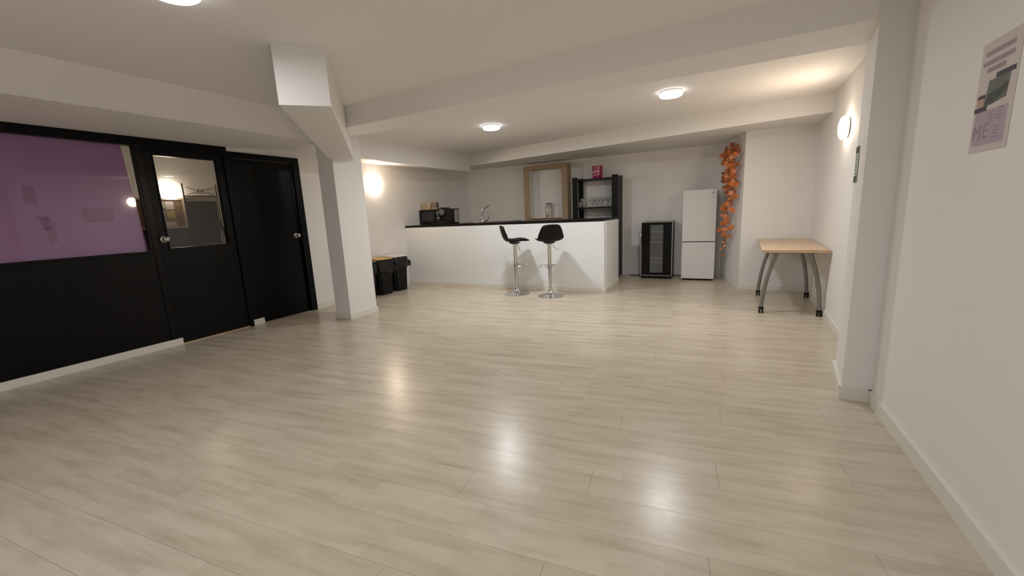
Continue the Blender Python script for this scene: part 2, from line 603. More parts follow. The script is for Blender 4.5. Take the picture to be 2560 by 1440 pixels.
# the purple film stops short of the post, leaving a clear strip that narrows downwards
bm = B()
for x in (0.0, 0.0012):
    pts = [(0.955, 1.0), (2.005, 1.0), (1.955, 2.004), (0.955, 2.004)]
    bm.faces.new([bm.verts.new((-5.0845 + x + (2.03 - y) * 0.03535, y, z)) for y, z in pts])
bmesh.ops.bridge_loops(bm, edges=list(bm.edges))
film = obj('film', bm, M_FILM, win)
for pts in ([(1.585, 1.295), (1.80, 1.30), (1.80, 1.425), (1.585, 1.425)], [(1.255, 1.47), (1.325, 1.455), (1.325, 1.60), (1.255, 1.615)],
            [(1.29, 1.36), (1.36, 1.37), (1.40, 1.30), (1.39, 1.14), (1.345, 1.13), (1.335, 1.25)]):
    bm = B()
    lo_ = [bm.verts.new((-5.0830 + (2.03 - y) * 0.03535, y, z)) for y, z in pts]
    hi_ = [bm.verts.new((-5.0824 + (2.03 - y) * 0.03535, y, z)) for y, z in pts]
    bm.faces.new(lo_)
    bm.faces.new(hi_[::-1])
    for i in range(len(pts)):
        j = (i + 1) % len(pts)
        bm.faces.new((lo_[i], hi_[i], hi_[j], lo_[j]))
    obj('film_silhouette', bm, M_SILHOUETTE, film)  # silhouettes seen through the film, painted as darker pieces on it
obj('film', bx(-5.0615, -5.060, -0.9, 0.90, 1.0, 2.004), M_FILM, win)

d1 = thing('door_1', kind='structure', loc=(XL, 2.48, 0))
bm = box(B(), -5.09, -5.045, 2.095, 2.175, 0.012, 2.004)
box(bm, -5.09, -5.045, 2.755, 2.83, 0.012, 2.004)
box(bm, -5.09, -5.045, 2.175, 2.755, 0.012, 1.012)
box(bm, -5.09, -5.045, 2.175, 2.755, 1.932, 2.004)
leaf1 = obj('leaf', bm, M_BLACKD, d1)
obj('bead', box(box(B(), -5.05, -5.036, 2.165, 2.177, 1.0, 1.944), -5.05, -5.036, 2.753, 2.765, 1.0, 1.944), M_BLACKD, d1)
obj('pane', prism(B(), [(-5.068, 2.172), (-5.064, 2.172), (-5.071, 2.758), (-5.075, 2.758)], 1.008, 1.936), M_PANE, d1)
obj('jamb', bx(-5.10, -5.022, 2.832, 2.872, 0.0, 2.087), M_BLACKD, d1)
obj('threshold', bx(-5.10, -5.04, 2.09, 2.832, 0.0, 0.01), M_MAPLE_EDGE, d1)


def knob(parent, y, z, x=-5.045):
    rot = Matrix.Rotation(PI / 2, 3, 'Y')
    ro = obj('knob_rose', lathe(B(), [(0.0, 0), (0.034, 0.0), (0.036, 0.004), (0.030, 0.010), (0.016, 0.013), (0.0, 0.013)], 24, (x, y, z), rot), M_STEEL, parent, True)
    obj('knob', lathe(B(), [(0.0, 0.013), (0.011, 0.013), (0.010, 0.030), (0.020, 0.038), (0.0265, 0.050), (0.025, 0.062), (0.017, 0.068), (0.0, 0.069)], 24, (x, y, z), rot), M_STEEL, ro, True)


knob(d1, 2.137, 1.105)
d2 = thing('door_2', kind='structure', loc=(XL, 3.35, 0))
obj('leaf', bx(-5.10, -5.062, 2.93, 3.665, 0.006, 1.975, bev=0.002), M_BLACKD, d2)
obj('jamb', bx(-5.11, -5.028, 2.873, 2.93, 0, 2.045, bev=0.003), M_BLACKD, d2)
obj('jamb', bx(-5.11, -5.022, 3.675, 3.765, 0, 2.045, bev=0.003), M_BLACKD, d2)
obj('lintel', bx(-5.11, -5.025, 2.93, 3.675, 1.98, 2.045, bev=0.003), M_BLACKD, d2)
knob(d2, 3.615, 1.045, -5.062)

# ---- the room behind the glazed partition
tag(obj('wall_side', bx(-7.15, -7.0, -1.2, 4.2, 1.205, 2.4), M_WALL), kind='structure')
tag(obj('trim_1', bx(-7.15, -6.995, -1.2, 4.2, 0.0, 1.205), M_WAINS), kind='structure')
tag(obj('trim_2', box(box(B(), -7.15, -5.25, 4.2, 4.3, 0, 2.4), -7.15, -5.2, -1.3, -1.2, 0, 2.4), M_WALL), kind='structure')
tag(obj('trim_3', bx(-7.15, -5.20, -1.2, 4.2, 2.32, 2.42), M_CEIL), kind='structure')
tag(obj('trim_4', bx(-7.0, -5.18, -1.2, 4.2, -0.08, 0.0), M_SUB), kind='structure')

# ================================================================== LAMPS
def ceiling_lamp(x, y, label, z=CEIL, watt=CEILING_WATT):
    t = thing('ceiling_light', label, 'ceiling light', (x, y, z), group='round ceiling lights')
    obj('housing', lathe(B(), [(0.0, 0.0), (0.108, 0.0), (0.109, -0.006), (0.104, -0.012), (0, -0.012)], 40), M_LAMPBASE, t, True, world=False)
    obj('diffuser', lathe(B(), [(0.0, -0.012), (0.104, -0.012), (0.108, -0.020), (0.106, -0.038), (0.095, -0.046), (0.06, -0.050), (0.0, -0.051)], 40), M_DIFF, t, True, world=False)
    ld = bpy.data.lights.new('ceiling_light_glow', 'AREA')
    ld.shape = 'DISK'
    ld.size = 0.20
    ld.energy = watt
    ld.color = CEIL_COL
    lo = bpy.data.objects.new('light_source', ld)
    C.objects.link(lo)
    lo.parent = t
    lo.location = (0, 0, -0.054)
    return t


ceiling_lamp(-2.26, 1.17, 'lit round ceiling light cut by the top edge of the photo, near the beam stub', watt=5.5)
ceiling_lamp(-2.60, 4.71, 'lit round ceiling light above the bar counter, smaller of the two over the room', watt=18.5)
ceiling_lamp(-0.48, 4.50, 'lit round ceiling light in front of the fridge, nearest the right wall', watt=15)
ceiling_lamp(-0.48, 1.10, 'added unseen ceiling light overhead beside the near right wall', watt=5)  # out of view, added as weak fill for the near floor and wall
ceiling_lamp(-2.40, -1.9, 'added unseen ceiling light behind the viewer, towards the left', watt=17)  # out of view, added to brighten the room and ceiling from behind
ceiling_lamp(-0.48, -1.9, 'added unseen ceiling light behind the viewer, towards the right', watt=17)  # second added lamp out of view, fills the right side from behind


def wall_lamp(loc, rz, label, watt=WALL_WATT, scale=1.0):
    t = thing('wall_lamp', label, 'wall lamp', loc, rz, group='round warm wall lamps')
    t.scale = (scale, scale, scale)
    rot = Matrix.Rotation(PI / 2, 3, 'Y')
    obj('base', lathe(B(), [(0.0, 0.0), (0.092, 0.0), (0.094, 0.008), (0.092, 0.014), (0.0, 0.014)], 40, (0, 0, 0), rot), M_LAMPBASE, t, True, world=False)
    obj('globe', lathe(B(), [(0.0, 0.014), (0.096, 0.014), (0.101, 0.026), (0.098, 0.040), (0.086, 0.052), (0.06, 0.060), (0.03, 0.064), (0.0, 0.065)], 40, (0, 0, 0), rot), M_GLOBE, t, True, world=False)
    ld = bpy.data.lights.new('wall_lamp_glow', 'POINT')
    ld.energy = watt
    ld.color = WARM_COL
    ld.shadow_soft_size = 0.05
    lo = bpy.data.objects.new('light_source', ld)
    C.objects.link(lo)
    lo.parent = t
    lo.location = (0.15, 0, 0)
    la = bpy.data.lights.new('wall_lamp_front', 'AREA')
    la.shape = 'DISK'
    la.size = 0.17
    la.energy = watt * 6.5
    la.color = WARM_COL
    lb = bpy.data.objects.new('light_source', la)
    C.objects.link(lb)
    lb.parent = t
    lb.location = (0.07, 0, 0)
    lb.rotation_euler = (0, -PI / 2, 0)
    return t


wall_lamp((-5.129, 5.17, 1.775), 0, 'glowing round wall lamp above the black bins beside the white column', scale=1.2)
wall_lamp((0.975, 4.78, 1.815), PI - 0.035, 'glowing round wall lamp high on the right wall near the table')
wall_lamp((-6.999, 3.125, 1.735), 0, 'bright round wall lamp of the side room seen through the door glass', watt=0.45, scale=1.15)

# ================================================================== BAR COUNTER
CT = 1.035
ctr = thing('bar_counter', 'white painted bar counter running from the left wall under the dark worktop', 'bar counter', (-3.3, 6.2, 0))
obj('front_panel', prism(B(), [(-5.087, 5.80), (-1.47, 5.80), (-1.47, 5.90), (-5.076, 5.90)], 0, CT), M_COUNTER, ctr)
obj('end_panel', bx(-1.57, -1.465, 5.90, 6.71, 0, CT), M_COUNTER, ctr)
obj('back_panel', bx(-4.98, -1.57, 6.63, 6.69, 0, CT), M_COUNTER, ctr)
obj('skirting', box(box(B(), -5.085, -1.458, 5.788, 5.80, 0, 0.07, bev=0.003), -1.47, -1.455, 5.79, 6.705, 0, 0.07, bev=0.003), M_BASE, ctr)
tag(obj('countertop', prism(B(), [(-5.087, 5.795), (-1.475, 5.795), (-1.475, 6.70), (xleft(6.70) + 0.002, 6.70), (xleft(6.25) + 0.002, 6.25)], CT, CT + 0.032), M_TOP),
    'thin dark brown worktop lying along the white bar counter', 'worktop')
ZT = CT + 0.032

# ---- microwave
t = thing('microwave', 'small black microwave with two round silver dials at the left end of the worktop', 'microwave', (-4.812, 6.33, ZT), 0.10)
obj('body', bx(-0.225, 0.225, -0.14, 0.16, 0.012, 0.275, bev=0.008), M_BLACKPL, t, world=False)
dr = obj('door', bx(-0.223, 0.115, -0.160, -0.141, 0.016, 0.271, bev=0.004), M_BLACKPL, t, world=False)
obj('window', bx(-0.175, 0.07, -0.1635, -0.1602, 0.062, 0.222, bev=0.001), pm('microwave_window', (46, 44, 48), 0.15, var=0.1), dr, world=False)
pnl = obj('control_panel', bx(0.118, 0.223, -0.160, -0.141, 0.016, 0.271, bev=0.004), M_BLACKPL, t, world=False)
rx = Matrix.Rotation(PI / 2, 3, 'X')
for z in (0.19, 0.105):
    dl = obj('dial_ring', lathe(B(), [(0.0, 0.0), (0.030, 0.0), (0.030, 0.006), (0.018, 0.008), (0, 0.008)], 24, (0.17, -0.160, z), rx), M_STEEL, pnl, True, world=False)
    obj('dial', lathe(B(), [(0.0, 0.008), (0.017, 0.008), (0.015, 0.020), (0, 0.021)], 20, (0.17, -0.160, z), rx), M_BLACKPL, dl, True, world=False)
for x in (-0.19, 0.19):
    for y in (-0.1, 0.12):
        obj('foot', lathe(B(), [(0, 0), (0.014, 0), (0.014, 0.013), (0, 0.013)], 12, (x, y, 0)), M_RUBBER, t, world=False)

# ---- two tea boxes on the microwave
t = thing('tea_box', 'cream patterned cardboard box with notched open top on the black microwave', 'box', (-4.94, 6.30, ZT + 0.275), 0.1)
b_ = B()
prism(b_, [(-0.10, -0.05), (0.10, -0.05), (0.10, 0.05), (-0.10, 0.05)], 0.0, 0.075)
obj('carton', b_, M_BOX1, t, world=False)
obj('flap', bx(-0.10, -0.015, -0.05, -0.047, 0.075, 0.128), M_BOX1, t, world=False)
obj('flap', prism(B(), [(0.0, -0.05), (0.10, -0.05), (0.10, -0.047), (0.0, -0.047)], 0.075, [0.132, 0.118, 0.118, 0.132]), M_BOX1, t, world=False)
obj('side_flap', bx(-0.103, -0.10, -0.05, 0.05, 0.0, 0.125), M_BOX2, t, world=False)
t = thing('tea_box', 'plain taupe cardboard box beside the cream box on the microwave', 'box', (-4.775, 6.315, ZT + 0.275), 0.1)
obj('carton', bx(-0.052, 0.052, -0.05, 0.05, 0, 0.128, bev=0.003), M_BOX2, t, world=False)
obj('lid_edge', bx(-0.054, -0.050, -0.052, 0.05, 0, 0.130), M_IRON, t, world=False)
obj('label_band', bx(-0.0535, 0.0535, -0.0515, 0.0, 0.008, 0.03), M_BOX1, t, world=False)

# ---- capsule coffee machine
t = thing('coffee_machine', 'black capsule coffee machine with round grey front beside the microwave', 'coffee machine', (-4.415, 6.20, ZT), 0.12)
obj('base', prism(B(), [(-0.11, -0.17), (0.13, -0.17), (0.15, 0.12), (-0.11, 0.12)], 0.0, 0.03), M_BLACKPL, t, world=False)
obj('drip_tray', bx(-0.10, 0.0, -0.168, -0.05, 0.03, 0.045, bev=0.004), M_DARKGREY, t, world=False)
obj('body', prism(B(), [(-0.02, -0.13), (0.15, -0.12), (0.15, 0.12), (-0.02, 0.12)], 0.03, [0.265, 0.255, 0.255, 0.265]), M_BLACKPL, t, world=False)
obj('head', lathe(B(), [(0.0, -0.10), (0.075, -0.10), (0.082, -0.09), (0.082, 0.15), (0.070, 0.165), (0.0, 0.166)], 32, (-0.045, 0.02, 0.215), rx), M_BLACKPL, t, True, world=False)
obj('head_plate', lathe(B(), [(0.0, 0.166), (0.055, 0.166), (0.05, 0.172), (0.0, 0.173)], 28, (-0.045, 0.02, 0.215), rx), pm('coffee_grey_plate', (96, 96, 96), 0.3, 0.2, var=0.2, scale=20), t, True, world=False)
obj('spout', lathe(B(), [(0, 0), (0.02, 0), (0.026, 0.03), (0.03, 0.06), (0, 0.06)], 16, (-0.045, -0.09, 0.085)), M_BLACKPL, t, True, world=False)
obj('water_tank', prism(B(), [(0.152, -0.04), (0.175, -0.03), (0.175, 0.11), (0.152, 0.12)], 0.03, 0.25), pm('tank_plastic', (150, 148, 144), 0.15, var=0.05), t, world=False)
obj('tank_lid', bx(0.10, 0.185, -0.06, 0.125, 0.257, 0.268, bev=0.003), M_BLACKPL, t, world=False)

# ---- tap
t = thing('tap', 'curved chrome swan-neck mixer tap standing on the worktop', 'tap', (-3.66, 6.16, ZT), 0.0)
obj('collar', lathe(B(), [(0, 0), (0.028, 0), (0.028, 0.008), (0.02, 0.014), (0, 0.014)], 24), M_CHROME, t, True, world=False)
obj('neck', tube(B(), bez((0.0, 0, 0.012), (-0.055, 0, 0.08), (-0.06, 0, 0.24), (0.135, 0, 0.285), 20), 0.013, 14,
                 radii=[0.017 - 0.006 * i / 20 for i in range(21)]), M_CHROME, t, True, world=False)
obj('mixer_body', tube(B(), [(-0.005, 0, 0.02), (0.05, 0, 0.03), (0.085, 0, 0.05)], 0.016, 14), M_CHROME, t, True, world=False)
obj('lever', tube(B(), [(0.083, 0, 0.045), (0.105, 0, 0.085), (0.122, 0, 0.135)], 0.008, 10, radii=[0.012, 0.009, 0.006]), M_CHROME, t, True, world=False)
obj('neck_ring', lathe(B(), [(0, -0.012), (0.020, -0.012), (0.020, 0.012), (0, 0.012)], 20, (-0.037, 0, 0.125)), M_STEEL, t, True, world=False)

# ---- flat dark trays on the worktop
t = tag(obj('draining_board', bx(-3.95, -3.15, 6.30, 6.62, ZT, ZT + 0.012, bev=0.004), M_STEEL), 'low steel draining board set on the worktop beside the tap', 'draining board')

# ================================================================== BACK WALL: oak frame, dispenser, shelf
t = thing('oak_frame', 'tall oak surround of the wall niche behind the bar', 'wooden frame', (-3.0, 7.55, 0))
obj('jamb', bx(-3.44, -3.33, 7.40, 7.618, 0.96, 2.00, bev=0.003), M_OAK, t)
obj('jamb', bx(-2.665, -2.55, 7.40, 7.618, 0.96, 2.00, bev=0.003), M_OAK, t)
obj('head', bx(-3.44, -2.55, 7.395, 7.618, 2.00, 2.065, bev=0.003), M_OAK, t)
obj('sill', bx(-3.33, -2.665, 7.39, 7.618, 1.0, 1.085, bev=0.003), M_OAK, t)
obj('slot', bx(-3.32, -2.675, 7.386, 7.39, 1.068, 1.078), M_IRON, t)
obj('backing', bx(-3.33, -2.665, 7.60, 7.618, 1.035, 2.0), M_WALL, t)
obj('edge_strip', bx(-3.33, -3.318, 7.42, 7.60, 1.035, 2.0), M_BASE, t)

t = thing('drink_dispenser', 'clear glass drink dispenser with black lid and little tap in the oak niche', 'drink dispenser', (-2.96, 7.49, 1.086))
obj('jar', lathe(B(), [(0, 0), (0.070, 0), (0.078, 0.01), (0.078, 0.19), (0.068, 0.225), (0.056, 0.24), (0.056, 0.262), (0.052, 0.262), (0.052, 0.238), (0.064, 0.222), (0.073, 0.188), (0.073, 0.012), (0, 0.010)], 32), M_THIN, t, True, world=False)
obj('lid', lathe(B(), [(0, 0.262), (0.06, 0.262), (0.06, 0.274), (0.05, 0.278), (0, 0.278)], 28), M_BLACKPL, t, True, world=False)
obj('spigot', tube(B(), [(0, -0.07, 0.04), (0, -0.10, 0.04), (0, -0.105, 0.02)], 0.010, 10), M_IRON, t, True, world=False)

t = thing('shelving_unit', 'black wooden shelving unit holding glasses behind the right end of the bar', 'shelves', (-1.97, 7.4, 0))
for x0, x1 in ((-2.40, -2.305), (-1.695, -1.59)):
    obj('post', bx(x0, x1, 7.22, 7.245, 0, 1.775, bev=0.003), M_SHELF, t)
    obj('post', bx(x0, x1, 7.565, 7.59, 0, 1.775, bev=0.003), M_SHELF, t)
obj('side_panel', bx(-1.618, -1.592, 7.246, 7.564, 0.02, 1.76), M_SHELF, t)
for z in (0.30, 0.80, 1.235, 1.725):
    obj('shelf', bx(-2.395, -1.62, 7.246, 7.564, z - 0.012, z + 0.012), M_SHELF, t)
    obj('shelf_rail', bx(-2.305, -1.695, 7.232, 7.246, z - 0.016, z + 0.012), M_SHELF, t)
obj('bracket', bx(-1.66, -1.615, 7.222, 7.30, 1.74, 1.77), M_STEEL, t)


def glass_bm(r, h, stem=False):
    if stem:
        return lathe(B(), [(0, 0), (0.032, 0), (0.030, 0.004), (0.005, 0.010), (0.0045, 0.07), (0.02, 0.085), (r, 0.125), (r * 0.88, h), (r * 0.85, h), (r * 0.95, 0.126), (0.018, 0.090), (0, 0.086)], 20)
    return lathe(B(), [(0, 0), (r * 0.85, 0), (r * 0.9, 0.006), (r, h), (r * 0.96, h), (r * 0.86, 0.012), (0, 0.010)], 20)


first = None
for i in range(7):
    x = -2.29 + i * 0.088
    if first is None:
        first = obj('tumbler', glass_bm(0.038, 0.085), M_THIN, None, True)
        tag(first, 'short clear tumbler in the front row on the black shelf', 'glass', 'front row of tumblers on the black shelf')
        o = first
    else:
        o = first.copy()
        C.objects.link(o)
    o.location = (x, 7.31, 1.2475)
first = None
for i in range(6):
    x = -2.155 + i * 0.088
    if first is None:
        first = obj('wine_glass', glass_bm(0.040, 0.19, True), M_THIN, None, True)
        tag(first, 'tall clear stemmed glass in the back row on the black shelf', 'glass', 'back row of stemmed glasses on the black shelf')
        o = first
    else:
        o = first.copy()
        C.objects.link(o)
    o.location = (x, 7.46, 1.2475)
t = thing('beer_mug', 'clear glass mug with handle at the left end of the black shelf', 'mug', (-2.285, 7.45, 1.2475))
obj('cup', lathe(B(), [(0, 0), (0.038, 0), (0.040, 0.006), (0.042, 0.16), (0.038, 0.16), (0.036, 0.014), (0, 0.012)], 20), M_THIN, t, True, world=False)
obj('handle', tube(B(), bez((0.04, 0, 0.03), (0.085, 0, 0.02), (0.085, 0, 0.14), (0.04, 0, 0.13), 10), 0.006, 8), M_THIN, t, True, world=False)

t = thing('pink_tin', 'magenta tin with white lettering on top of the black shelving unit', 'tin', (-1.985, 7.40, 1.7375))
obj('can', lathe(B(), [(0, 0), (0.078, 0), (0.080, 0.004), (0.094, 0.205), (0.097, 0.208), (0.097, 0.216), (0.091, 0.216), (0.088, 0.2), (0.075, 0.012), (0, 0.010)], 40), M_PINK, t, True, world=False)


def on_can(bm, z0, ang0, rad=lambda z: 0.0812 + 0.0685 * z):
    """bend flat x-z artwork round the can"""
    for v in bm.verts:
        z = z0 + v.co.y
        r = rad(z) + v.co.z
        a = ang0 + v.co.x / 0.088
        v.co = Vector((r * math.sin(a), -r * math.cos(a), z))
    return bm


bm = B()
for x, z0_, z1_, w_ in ((-0.066, 0.0, 0.034, 0.006), (-0.052, 0.010, 0.040, 0.005), (-0.034, -0.012, 0.046, 0.008), (-0.018, 0.022, 0.048, 0.014), (-0.004, 0.0, 0.044, 0.006), (0.010, 0.024, 0.050, 0.012), (0.045, 0.020, 0.046, 0.016), (0.058, 0.004, 0.046, 0.005)):
    box(bm, x - w_ / 2, x + w_ / 2, z0_, z1_, -0.0008, 0.0008)
tag(obj('lettering', on_can(bm, 0.088, -0.08), M_PRINTW, t, world=False), kind='stuff')
bm = B()
for i in range(14):
    box(bm, -0.07 + i * 0.010, -0.07 + (i + 1) * 0.010, -0.004, 0.004, -0.0008, 0.0008)
obj('printed_line', on_can(bm, 0.062, -0.05), M_PRINTW, t, world=False)
obj('printed_stroke', on_can(bx(-0.004, 0.004, -0.055, 0.09, -0.0009, 0.0009), 0.11, 0.32), M_PRINTW, t, world=False)

# ---- cable lying along the back wall
tag(obj('power_cable', tube(B(), [(-1.44, 7.56, 0.006), (-1.40, 7.50, 0.006), (-1.28, 7.52, 0.006), (-1.18, 7.598, 0.006), (-0.8, 7.60, 0.006), (-0.58, 7.60, 0.006)], 0.006, 8), M_RUBBER, None, True),
    'black power cable lying on the floor along the back wall', 'cable')

# ---- wine cooler
t = thing('wine_cooler', 'black wine cooler with narrow glass door window standing left of the white fridge', 'wine cooler', (-0.945, 7.20, 0), 0.0)
obj('cabinet', bx(-0.248, 0.248, 0.03, 0.36, 0.03, 0.955, bev=0.006), M_DARKGREY, t, world=False)
obj('plinth', bx(-0.24, 0.24, 0.012, 0.35, 0.0, 0.05), M_BLACKPL, t, world=False)
bm = box(B(), -0.24, -0.105, 0.004, 0.028, 0.06, 0.945)
box(bm, 0.105, 0.24, 0.004, 0.028, 0.06, 0.945)
box(bm, -0.105, 0.105, 0.004, 0.028, 0.06, 0.10)
box(bm, -0.105, 0.105, 0.004, 0.028, 0.905, 0.945)
dr = obj('door', bm, pm('black_glass_door', (8, 8, 9), 0.2, spec=0.2, var=0.15), t, world=False)
obj('window_pane', bx(-0.105, 0.105, 0.008, 0.011, 0.10, 0.905), M_PANE, dr, world=False)
obj('interior', bx(-0.105, 0.105, 0.0265, 0.0295, 0.10, 0.905), M_COOLIN, t, world=False)
for z in (0.135, 0.27, 0.345, 0.61, 0.70, 0.785):
    obj('rack', bx(-0.095, 0.102, 0.016, 0.024, z, z + 0.008), M_STEEL, t, world=False)
bm = box(B(), -0.25, -0.24, 0.0, 0.03, 0.05, 0.955)
box(bm, 0.24, 0.25, 0.0, 0.03, 0.05, 0.955)
box(bm, -0.24, 0.24, 0.0, 0.03, 0.05, 0.06)
box(bm, -0.24, 0.24, 0.0, 0.03, 0.945, 0.955)
obj('door_frame', bm, M_STEEL, t, world=False)
obj('handle', tube(B(), [(-0.247, 0.0, 0.58), (-0.247, -0.032, 0.59), (-0.247, -0.034, 0.68), (-0.247, -0.032, 0.775), (-0.247, 0.0, 0.785)], 0.010, 10), M_CHROME, t, True, world=False)

# ---- fridge
t = thing('fridge', 'tall white two-door fridge freezer against the back wall', 'fridge', (-0.304, 7.13, 0))
obj('cabinet', bx(-0.240, 0.240, 0.045, 0.48, 0.03, 1.425, bev=0.006), M_FRIDGE, t, world=False)
obj('base', bx(-0.22, 0.22, 0.03, 0.45, 0.0, 0.035), M_GAP, t, world=False)
obj('seal', bx(-0.235, 0.235, 0.03, 0.046, 0.04, 1.42), M_GAP, t, world=False)
up = obj('upper_door', bx(-0.241, 0.241, -0.005, 0.036, 0.628, 1.43, bev=0.007), M_FRIDGE, t, world=False)
obj('lower_door', bx(-0.241, 0.241, -0.005, 0.036, 0.03, 0.616, bev=0.007), M_FRIDGE, t, world=False)
obj('badge', bx(0.165, 0.205, -0.0068, -0.005, 1.373, 1.380), M_DARKGREY, up, world=False)
obj('top_trim', bx(-0.235, 0.1, 0.04, 0.47, 1.425, 1.432), M_DARKGREY, t, world=False)

# ================================================================== HANGING LEAF GARLAND
t = thing('leaf_garland', 'hanging garland of orange autumn leaves on the wall beside the fridge', 'garland', (0.105, 7.02, 0.3))
A = random.Random(11)


def leaf_mesh(mi):
    bm = B()
    out = [(0, 0.0), (0.24, 0.04), (0.52, 0.0), (0.40, 0.27), (0.62, 0.50), (0.34, 0.57), (0.24, 0.80), (0.0, 1.0), (-0.24, 0.80), (-0.34, 0.57), (-0.62, 0.50), (-0.40, 0.27), (-0.52, 0.0), (-0.24, 0.04)]
    mid = [bm.verts.new((0, 0.12, 0)), bm.verts.new((0, 0.5, 0.05)), bm.verts.new((0, 0.85, 0.0))]
    vs_ = [bm.verts.new((x, y, -0.22 * abs(x) + 0.05 * math.sin(4 * y))) for x, y in out]
    n = len(vs_)
    for i in range(n):
        a, b = vs_[i], vs_[(i + 1) % n]
        ym = (a.co.y + b.co.y) / 2
        bm.faces.new((a, b, mid[0 if ym < 0.3 else (1 if ym < 0.7 else 2)]))
    bm.faces.new((vs_[3], mid[0], mid[1]))
    bm.faces.new((vs_[11], mid[1], mid[0]))
    bm.faces.new((vs_[5], mid[1], mid[2]))
    bm.faces.new((vs_[9], mid[2], mid[1]))
    me = bpy.data.meshes.new('leaf')
    bm.to_mesh(me)
    bm.free()
    me.materials.append(M_LEAF[mi])
    return me


LM = [leaf_mesh(i) for i in range(4)]


def gpos(sv, off):
    """point beside the slanted wall: sv along it from the back corner, off out from it"""
    return (0.0 + 0.210 * sv - 0.978 * off, 7.72 - 0.978 * sv - 0.210 * off)


def strand(s0, z0, s1, z1, n, off):
    out = []
    for i in range(n + 1):
        x, y = gpos(s0 + (s1 - s0) * i / n + 0.03 * math.sin(i * 1.7), off + 0.012 * math.sin(i * 2.3))
        out.append((x, y, z0 + (z1 - z0) * i / n))
    return out


for a_ in ((0.78, 2.035, 0.86, 1.25, 10, 0.03), (0.70, 2.02, 0.62, 1.00, 12, 0.05), (0.75, 1.9, 0.92, 0.66, 14, 0.05), (0.62, 1.45, 0.66, 0.43, 12, 0.07)):
    obj('vine', tube(B(), strand(*a_), 0.0028, 6), M_STEM, t)


def add_leaf(x, y, z, s, mi):
    o = bpy.data.objects.new('leaf', LM[mi])
    C.objects.link(o)
    o.parent = t
    o.location = (x - 0.105, y - 7.02, z - 0.3)
    o.rotation_euler = (PI / 2 + A.uniform(-0.6, 0.4), A.uniform(-0.4, 0.4), A.uniform(-0.8, 0.35))
    o.rotation_euler.rotate_axis('Z', A.uniform(0, 2 * PI))
    o.scale = (s, s, s)


def leaf_band(n, za, zb, sc, sw, o0, o1, smin, smax, mats):
    for i in range(n):
        z = za + (zb - za) * (i + A.random()) / n
        x, y = gpos(sc + A.uniform(-sw, sw), A.uniform(o0, o1))
        add_leaf(x, y, z, A.uniform(smin, smax), A.choice(mats))


leaf_band(7, 2.03, 1.93, 0.95, 0.20, 0.07, 0.12, 0.05, 0.08, [3, 3, 0])
leaf_band(78, 1.93, 1.42, 0.92, 0.26, 0.075, 0.15, 0.055, 0.09, [0, 0, 1, 1, 2, 3])
leaf_band(22, 1.42, 1.10, 0.90, 0.26, 0.07, 0.15, 0.045, 0.075, [0, 1, 2, 3])
leaf_band(20, 1.10, 0.72, 0.84, 0.28, 0.07, 0.16, 0.05, 0.08, [1, 1, 2])
leaf_band(5, 0.70, 0.42, 0.80, 0.20, 0.06, 0.13, 0.04, 0.06, [2, 1])

